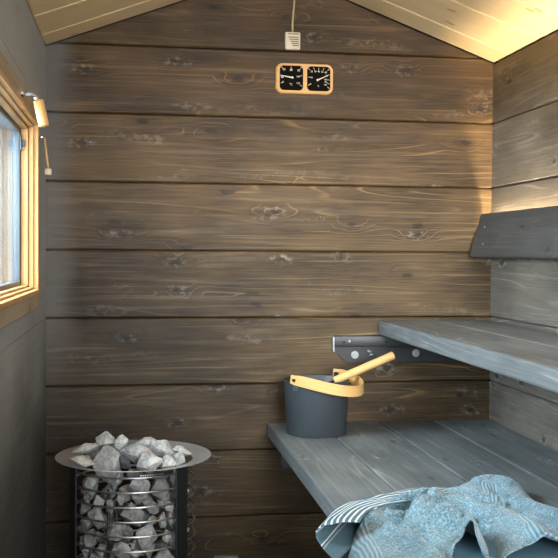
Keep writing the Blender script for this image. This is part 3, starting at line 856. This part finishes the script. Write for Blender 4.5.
# ladle leaning in the bucket
ld = empty('ladle', (.69, 3.25, .785)); tag(ld, 'ladle with a blond wooden handle leaning out of the bucket', 'ladle')
A = Vector((.682, 3.245, .7875)); B = Vector((.893, 3.250, .8735)); dv = (B - A).normalized()
bm = bmesh.new()
tube(bm, [A, A + dv * .001, A + dv * .004, A.lerp(B, .5), B - dv * .004, B - dv * .001, B], [.0105, .0125, .0135, .0140, .0142, .0135, .0118], 24)
uvl = bm.loops.layers.uv.verify()
for f in bm.faces:
    for l in f.loops: l[uvl].uv = ((l.vert.co - A).dot(dv), l.vert.co.y + l.vert.co.z)
local(link('handle', bm, M['handle_wood'], auto=40), ld)
bm = bmesh.new()
E_ = Vector((.590, 3.262, .700))
tube(bm, [A + dv * .012, A - dv * .02, A - dv * .05, E_ + Vector((.012, 0, .012)), E_], [.0048, .0046, .0044, .0042, .0042], 12)
local(link('shaft', bm, M['black_steel'], smooth=True), ld)
bm = bmesh.new()
lathe(bm, [(0, -.026), (.018, -.023), (.028, -.012), (.031, 0), (.0295, 0), (.0265, -.012), (.017, -.021), (0, -.0235)], (0, 0, 0), 32)
bmesh.ops.transform(bm, matrix=Matrix.Translation(E_ + Vector((-.027, .002, .004))) @ Matrix.Rotation(R(12), 4, 'Y'), verts=bm.verts[:])
local(link('bowl', bm, M['black_steel'], auto=50), ld)

# ------------------------------------------------------------------ towel
def seg_d(p, a, b):
    ab = (b[0] - a[0], b[1] - a[1]); ap = (p[0] - a[0], p[1] - a[1])
    L2 = ab[0] ** 2 + ab[1] ** 2
    t = max(0, min(1, (ap[0] * ab[0] + ap[1] * ab[1]) / L2)) if L2 else 0
    dx, dy = ap[0] - ab[0] * t, ap[1] - ab[1] * t
    sg = ab[0] * ap[1] - ab[1] * ap[0]
    return math.hypot(dx, dy), t, sg
def poly_d(p, pts, closed=False):
    best = (9, 0, 0); n_ = len(pts)
    for i in range(n_ if closed else n_ - 1):
        d_, t, sg = seg_d(p, pts[i], pts[(i + 1) % n_])
        if d_ < best[0]: best = (d_, i + t, sg)
    return best
def inside(p, poly):
    c = False; j = len(poly) - 1
    for i in range(len(poly)):
        (xi, yi), (xj, yj) = poly[i], poly[j]
        if (yi > p[1]) != (yj > p[1]) and p[0] < (xj - xi) * (p[1] - yi) / (yj - yi) + xi: c = not c
        j = i
    return c
def smooth_poly(pts, it=3, closed=True):
    for _ in range(it):
        q = []; m = len(pts)
        for i in range(m if closed else m - 1):
            a, b = pts[i], pts[(i + 1) % m]
            q += [(a[0] * .75 + b[0] * .25, a[1] * .75 + b[1] * .25), (a[0] * .25 + b[0] * .75, a[1] * .25 + b[1] * .75)]
        if not closed: q = [pts[0]] + q + [pts[-1]]
        pts = q
    return pts
TB = ZB + .0035
tw = empty('bath_towel', (.72, 2.0, ZB)); tag(tw, 'crumpled teal terry towel with a striped border on the lower bench', 'towel')
# ridges: polyline, height, half width, side asymmetry
RIDGES = [
 ([(.66, 2.11), (.75, 2.13), (.80, 2.03), (.82, 1.90), (.82, 1.70)], .020, .040),
 ([(.50, 2.02), (.54, 2.12), (.62, 2.14), (.70, 2.19)], .024, .034),
 ([(.86, 2.37), (.93, 2.38), (.96, 2.32)], .014, .05),
 ([(.62, 2.03), (.68, 2.06), (.73, 2.04), (.755, 1.97)], .022, .018),
 ([(.57, 1.97), (.63, 2.00), (.69, 1.96), (.70, 1.90), (.66, 1.83), (.63, 1.70)], .034, .028),
 ([(.52, 1.95), (.56, 1.88), (.57, 1.75), (.57, 1.60)], .018, .024),
 ([(.82, 2.20), (.78, 2.24), (.72, 2.23)], .018, .022),
 ([(.56, 2.13), (.66, 2.145), (.74, 2.19), (.80, 2.19), (.86, 2.16)], .014, .012),
 ([(.60, 2.02), (.645, 2.035), (.69, 2.03)], .014, .011),
 ([(.585, 1.99), (.63, 1.985), (.665, 1.95)], .010, .011),
 ([(.76, 2.06), (.79, 1.98), (.80, 1.88)], .008, .012),
 ([(.87, 2.06), (.90, 1.97), (.90, 1.86)], .009, .014),
 ([(.89, 2.18), (.93, 2.08), (.94, 1.90), (.93, 1.70)], .014, .03),
 ([(.60, 2.08), (.66, 2.10), (.70, 2.14)], .014, .012),
 ([(.55, 2.06), (.61, 2.05), (.65, 2.03)], .012, .011),
 ([(.76, 2.16), (.80, 2.12), (.85, 2.13)], .010, .012),
]
RIDGES = [(smooth_poly(p, 2, False), a, w) for p, a, w in RIDGES]
VALLEYS = [([(.735, 2.02), (.735, 1.92), (.70, 1.80)], .030, .022), ([(.60, 2.10), (.68, 2.09), (.74, 2.08)], .016, .012), ([(.56, 2.01), (.61, 1.93), (.61, 1.78)], .014, .016),
           ([(.90, 2.30), (.86, 2.22), (.87, 2.15)], .012, .016)]
VALLEYS = [(smooth_poly(p, 2, False), a, w) for p, a, w in VALLEYS]
BAND_R = smooth_poly([(.89, 2.33), (.862, 2.22), (.842, 2.105), (.828, 2.00), (.824, 1.92), (.822, 1.83), (.828, 1.70), (.83, 1.5)], 2, False)
BAND_L = smooth_poly([(.485, 2.06), (.470, 1.96), (.466, 1.875), (.457, 1.766), (.45, 1.6)], 2, False)
TOP = smooth_poly([(.405, 1.60), (.405, 1.80), (.437, 1.926), (.485, 2.06), (.535, 2.135), (.60, 2.165), (.68, 2.215), (.76, 2.32), (.85, 2.405), (.94, 2.425), (.995, 2.39), (.985, 2.28), (.965, 2.19), (.985, 2.12),
      (.995, 2.02), (1.0, 1.90), (.995, 1.80), (.93, 1.785), (.86, 1.80), (.79, 1.83), (.735, 1.80), (.69, 1.765), (.665, 1.80), (.690, 1.90), (.693, 1.94), (.672, 1.885), (.637, 1.846), (.602, 1.77), (.595, 1.65), (.59, 1.56), (.48, 1.54)], 2)
HEM = smooth_poly([(1.0, 1.86), (.93, 1.785), (.86, 1.80), (.79, 1.83), (.735, 1.80), (.69, 1.765), (.665, 1.80), (.690, 1.90), (.693, 1.94), (.672, 1.885), (.637, 1.846), (.602, 1.77), (.595, 1.65), (.59, 1.56)], 2, False)
LOW = smooth_poly([(.50, 1.56), (.55, 1.95), (.70, 2.10), (.85, 2.10), (.98, 2.02), (1.02, 1.8), (1.01, 1.52), (.75, 1.48)], 2)
def edge_x(x): return x
def top_h(x, y):
    d_, _, _ = poly_d((x, y), TOP, True)
    dh, _, _ = poly_d((x, y), HEM)
    base = .030 * (1 - math.exp(-d_ / .016)) if dh > d_ + .004 else .030 * (1 - math.exp(-d_ / .016))
    k = 1 - math.exp(-d_ / .022)
    if dh < .06:                                   # the hem floats on the lower layer instead of diving to the bench
        e = 1 - dh / .06
        base = max(base, .030 * e + base * (1 - e)); k = max(k, e * .9)
    h = base
    for p, a, w_ in RIDGES:
        dd_, t, _ = poly_d((x, y), p); 
        end = min(1, t / 1.5 + .35, (len(p) - 1 - t) / 1.5 + .35)
        h += k * a * 1.5 * end * math.exp(-(dd_ / (w_ * .72)) ** 1.6)
    for p, a, w_ in VALLEYS:
        dd_, t, _ = poly_d((x, y), p); h -= k * a * 1.45 * math.exp(-(dd_ / (w_ * .8)) ** 1.6)
    v = Vector((x * 9, y * 9, 1.3))
    h += k * (.008 * noise.noise(v) + .006 * noise.noise(v * 2.3) + .003 * noise.noise(v * 5.1))
    # hangs a little over the front edge of the bench
    return max(h, .002)
def sheet(bm, poly, hf, step, bl=None, bx=None):
    xs = [p[0] for p in poly]; ys = [p[1] for p in poly]
    x0, x1, y0, y1 = min(xs), max(xs), min(ys), max(ys)
    nx, ny = int((x1 - x0) / step) + 2, int((y1 - y0) / step) + 2
    V = {}
    ins = [[inside((x0 + i * step, y0 + j * step), poly) for j in range(ny)] for i in range(nx)]
    def near(px, py):
        best = None
        for i in range(len(poly)):
            a, b = poly[i], poly[(i + 1) % len(poly)]
            d_, t, _ = seg_d((px, py), a, b)
            if best is None or d_ < best[0]: best = (d_, a[0] + (b[0] - a[0]) * t, a[1] + (b[1] - a[1]) * t)
        return best
    def get(i, j):
        if (i, j) in V: return V[(i, j)]
        px, py = x0 + i * step, y0 + j * step
        nb = near(px, py)
        if not ins[i][j] or nb[0] < step * .3: px, py = nb[1], nb[2]
        v = bm.verts.new((px, py, TB + hf(px, py)))
        if bl is not None:
            dR, tR, sR = poly_d((px, py), BAND_R); dL, tL, sL = poly_d((px, py), BAND_L)
            m = max(1 - max(0, min(1, (dR - .020) / .003)), 1 - max(0, min(1, (dL - .020) / .003)))
            v[bl] = m; v[bx] = (dR * (1 if sR > 0 else -1)) if dR < dL else (dL * (1 if sL > 0 else -1))
        V[(i, j)] = v; return v
    for i in range(nx - 1):
        for j in range(ny - 1):
            if sum((ins[i][j], ins[i + 1][j], ins[i + 1][j + 1], ins[i][j + 1])) >= 2:
                bm.faces.new((get(i, j), get(i + 1, j), get(i + 1, j + 1), get(i, j + 1)))
bm = bmesh.new()
bl = bm.verts.layers.float.new('band'); bx_ = bm.verts.layers.float.new('bandx')
sheet(bm, TOP, top_h, .0065, bl, bx_)
for v in bm.verts:      # towel reaching past the front edge of the bench sags below its top
    if v.co.x < .478: v.co.z -= (.478 - v.co.x) * .35
o = local(link('terry_sheet', bm, M['terry'], smooth=True), tw)
md = o.modifiers.new('thick', 'SOLIDIFY'); md.thickness = .004; md.offset = 1
def low_h(x, y):
    d_, _, _ = poly_d((x, y), LOW, True)
    v = Vector((x * 7, y * 7, 7.7))
    return .002 + (.012 + .006 * noise.noise(v)) * (1 - math.exp(-d_ / .012))
bm = bmesh.new(); sheet(bm, LOW, low_h, .012)
o = local(link('lower_fold', bm, M['terry_under'], smooth=True), tw); tag(o, 'smooth underside of the towel, painted darker for its shade')
md = o.modifiers.new('thick', 'SOLIDIFY'); md.thickness = .003; md.offset = 1
# striped border: an open C-shaped fold running back along the towel
ST = [ # bottom edge, fold, top edge
 ((.405, 1.872, .6065), (.383, 1.995, .632), (.468, 1.955, .664)),
 ((.430, 1.93, .6065), (.415, 2.065, .631), (.505, 2.03, .664)),
 ((.500, 2.04, .6065), (.463, 2.165, .630), (.56, 2.09, .662)),
 ((.56, 2.12, .6065), (.505, 2.218, .629), (.62, 2.12, .660)),
 ((.60, 2.17, .6065), (.568, 2.268, .629), (.66, 2.15, .656)),
 ((.67, 2.22, .6065), (.668, 2.334, .629), (.71, 2.19, .648)),
 ((.75, 2.26, .6065), (.775, 2.374, .629), (.78, 2.23, .634)),
 ((.83, 2.28, .6065), (.880, 2.372, .614), (.86, 2.27, .616)),
]
bm = bmesh.new(); uvl = bm.loops.layers.uv.verify()
rows = []
def cat(p, t):
    n_ = len(p) - 1; i = min(int(t * n_), n_ - 1); f_ = t * n_ - i
    P0, P1, P2, P3 = (Vector(p[max(0, min(n_, i + q))]) for q in (-1, 0, 1, 2))
    return .5 * ((2 * P1) + (P2 - P0) * f_ + (2 * P0 - 5 * P1 + 4 * P2 - P3) * f_ ** 2 + (3 * P1 - P0 - 3 * P2 + P3) * f_ ** 3)
NS, NC = 90, 44
Bs, Ls, Ts = [s[0] for s in ST], [s[1] for s in ST], [s[2] for s in ST]
for i in range(NS + 1):
    t = i / NS
    b_, l_, t_ = cat(Bs, t), cat(Ls, t), cat(Ts, t)
    row = []; acc = 0; prev = None
    for j in range(NC + 1):
        q = j / NC                       # 0 bottom edge, .38 fold, 1 top edge
        if q < .38:
            a = q / .38; p = b_.lerp(l_, a); p.z = b_.z + (l_.z - b_.z) * (1 - math.sqrt(max(0, 1 - a * a))); 
        else:
            a = (q - .38) / .62; p = l_.lerp(t_, a); p.z = l_.z + (t_.z - l_.z) * math.sqrt(max(0, 1 - (1 - a) ** 2))
            wv = math.sin(a * 13 + t * 4) * .0035 + noise.noise(Vector((a * 5, t * 7, 2))) * .006
            p.z += wv * math.sin(min(1, a * 1.6) * PI) * (.5 + .5 * t)
        if prev: acc += (p - prev).length
        prev = p.copy()
        row.append((bm.verts.new(p), acc))
    tot = acc
    rows.append([(v, a_ / tot) for v, a_ in row])
for i in range(NS):
    for j in range(NC):
        q = [rows[i][j], rows[i + 1][j], rows[i + 1][j + 1], rows[i][j + 1]]
        f = bm.faces.new([v for v, _ in q])
        for l, (v, a_), s0 in zip(f.loops, q, (i, i + 1, i + 1, i)): l[uvl].uv = (s0 / NS * .6, a_ * .235)
o = local(link('striped_border', bm, M['stripes'], smooth=True), tw)
tag(o, 'white and slate striped border folded into an open roll')
md = o.modifiers.new('thick', 'SOLIDIFY'); md.thickness = .0028; md.offset = 0

# ------------------------------------------------------------------ light
def area(name, loc, rot, size, power, col, spread=180):
    l = bpy.data.lights.new(name, 'AREA'); l.shape = 'RECTANGLE'; l.size, l.size_y = size
    l.energy = power; l.color = col; l.spread = R(spread)
    o = bpy.data.objects.new(name, l); C.objects.link(o); o.location = loc; o.rotation_euler = [R(a) for a in rot]
    return o
# two added area lamps standing in for daylight from the open end
area('front_fill_beam', (.80, Y0 + .05, 1.55), (84, 0, -3), (1.0, 1.0), 15, (.97, .985, 1.0), 56)  # added lamp narrowed to a beam, so the lower left stays darker
area('doorway_daylight', (.55, Y0 + .02, 1.0), (105, 0, 0), (1.5, 1.6), 32, (.97, .985, 1.0))  # tilted up to lighten the ceiling
# daylight outside the window
area('window_daylight', (-.75, 2.45, 1.75), (0, -65, 0), (1.2, 1.3), 190, (.98, .99, 1.0))
# warm strip behind the backrest
area('backrest_strip', (XR - .016, (YE + YF) / 2, 1.3075), (180, 0, 90), (YE - YF - .05, .014), 38, (1.0, .78, .47))
w = bpy.data.worlds.new('sky'); sc.world = w; w.use_nodes = True
nt = w.node_tree; bg = nt.nodes['Background']
sky = nt.nodes.new('ShaderNodeTexSky'); sky.sky_type = 'HOSEK_WILKIE'; sky.turbidity = 6; sky.sun_direction = Vector((-.5, -.4, .6)).normalized()
mxn = nt.nodes.new('ShaderNodeMix'); mxn.data_type = 'RGBA'; mxn.inputs[0].default_value = .75
nt.links.new(sky.outputs[0], mxn.inputs[6]); mxn.inputs[7].default_value = (.74, .80, .86, 1)
nt.links.new(mxn.outputs[2], bg.inputs[0]); bg.inputs[1].default_value = .62

sc.view_settings.view_transform = 'Standard'
sc.view_settings.look = 'None'
sc.view_settings.exposure = 0
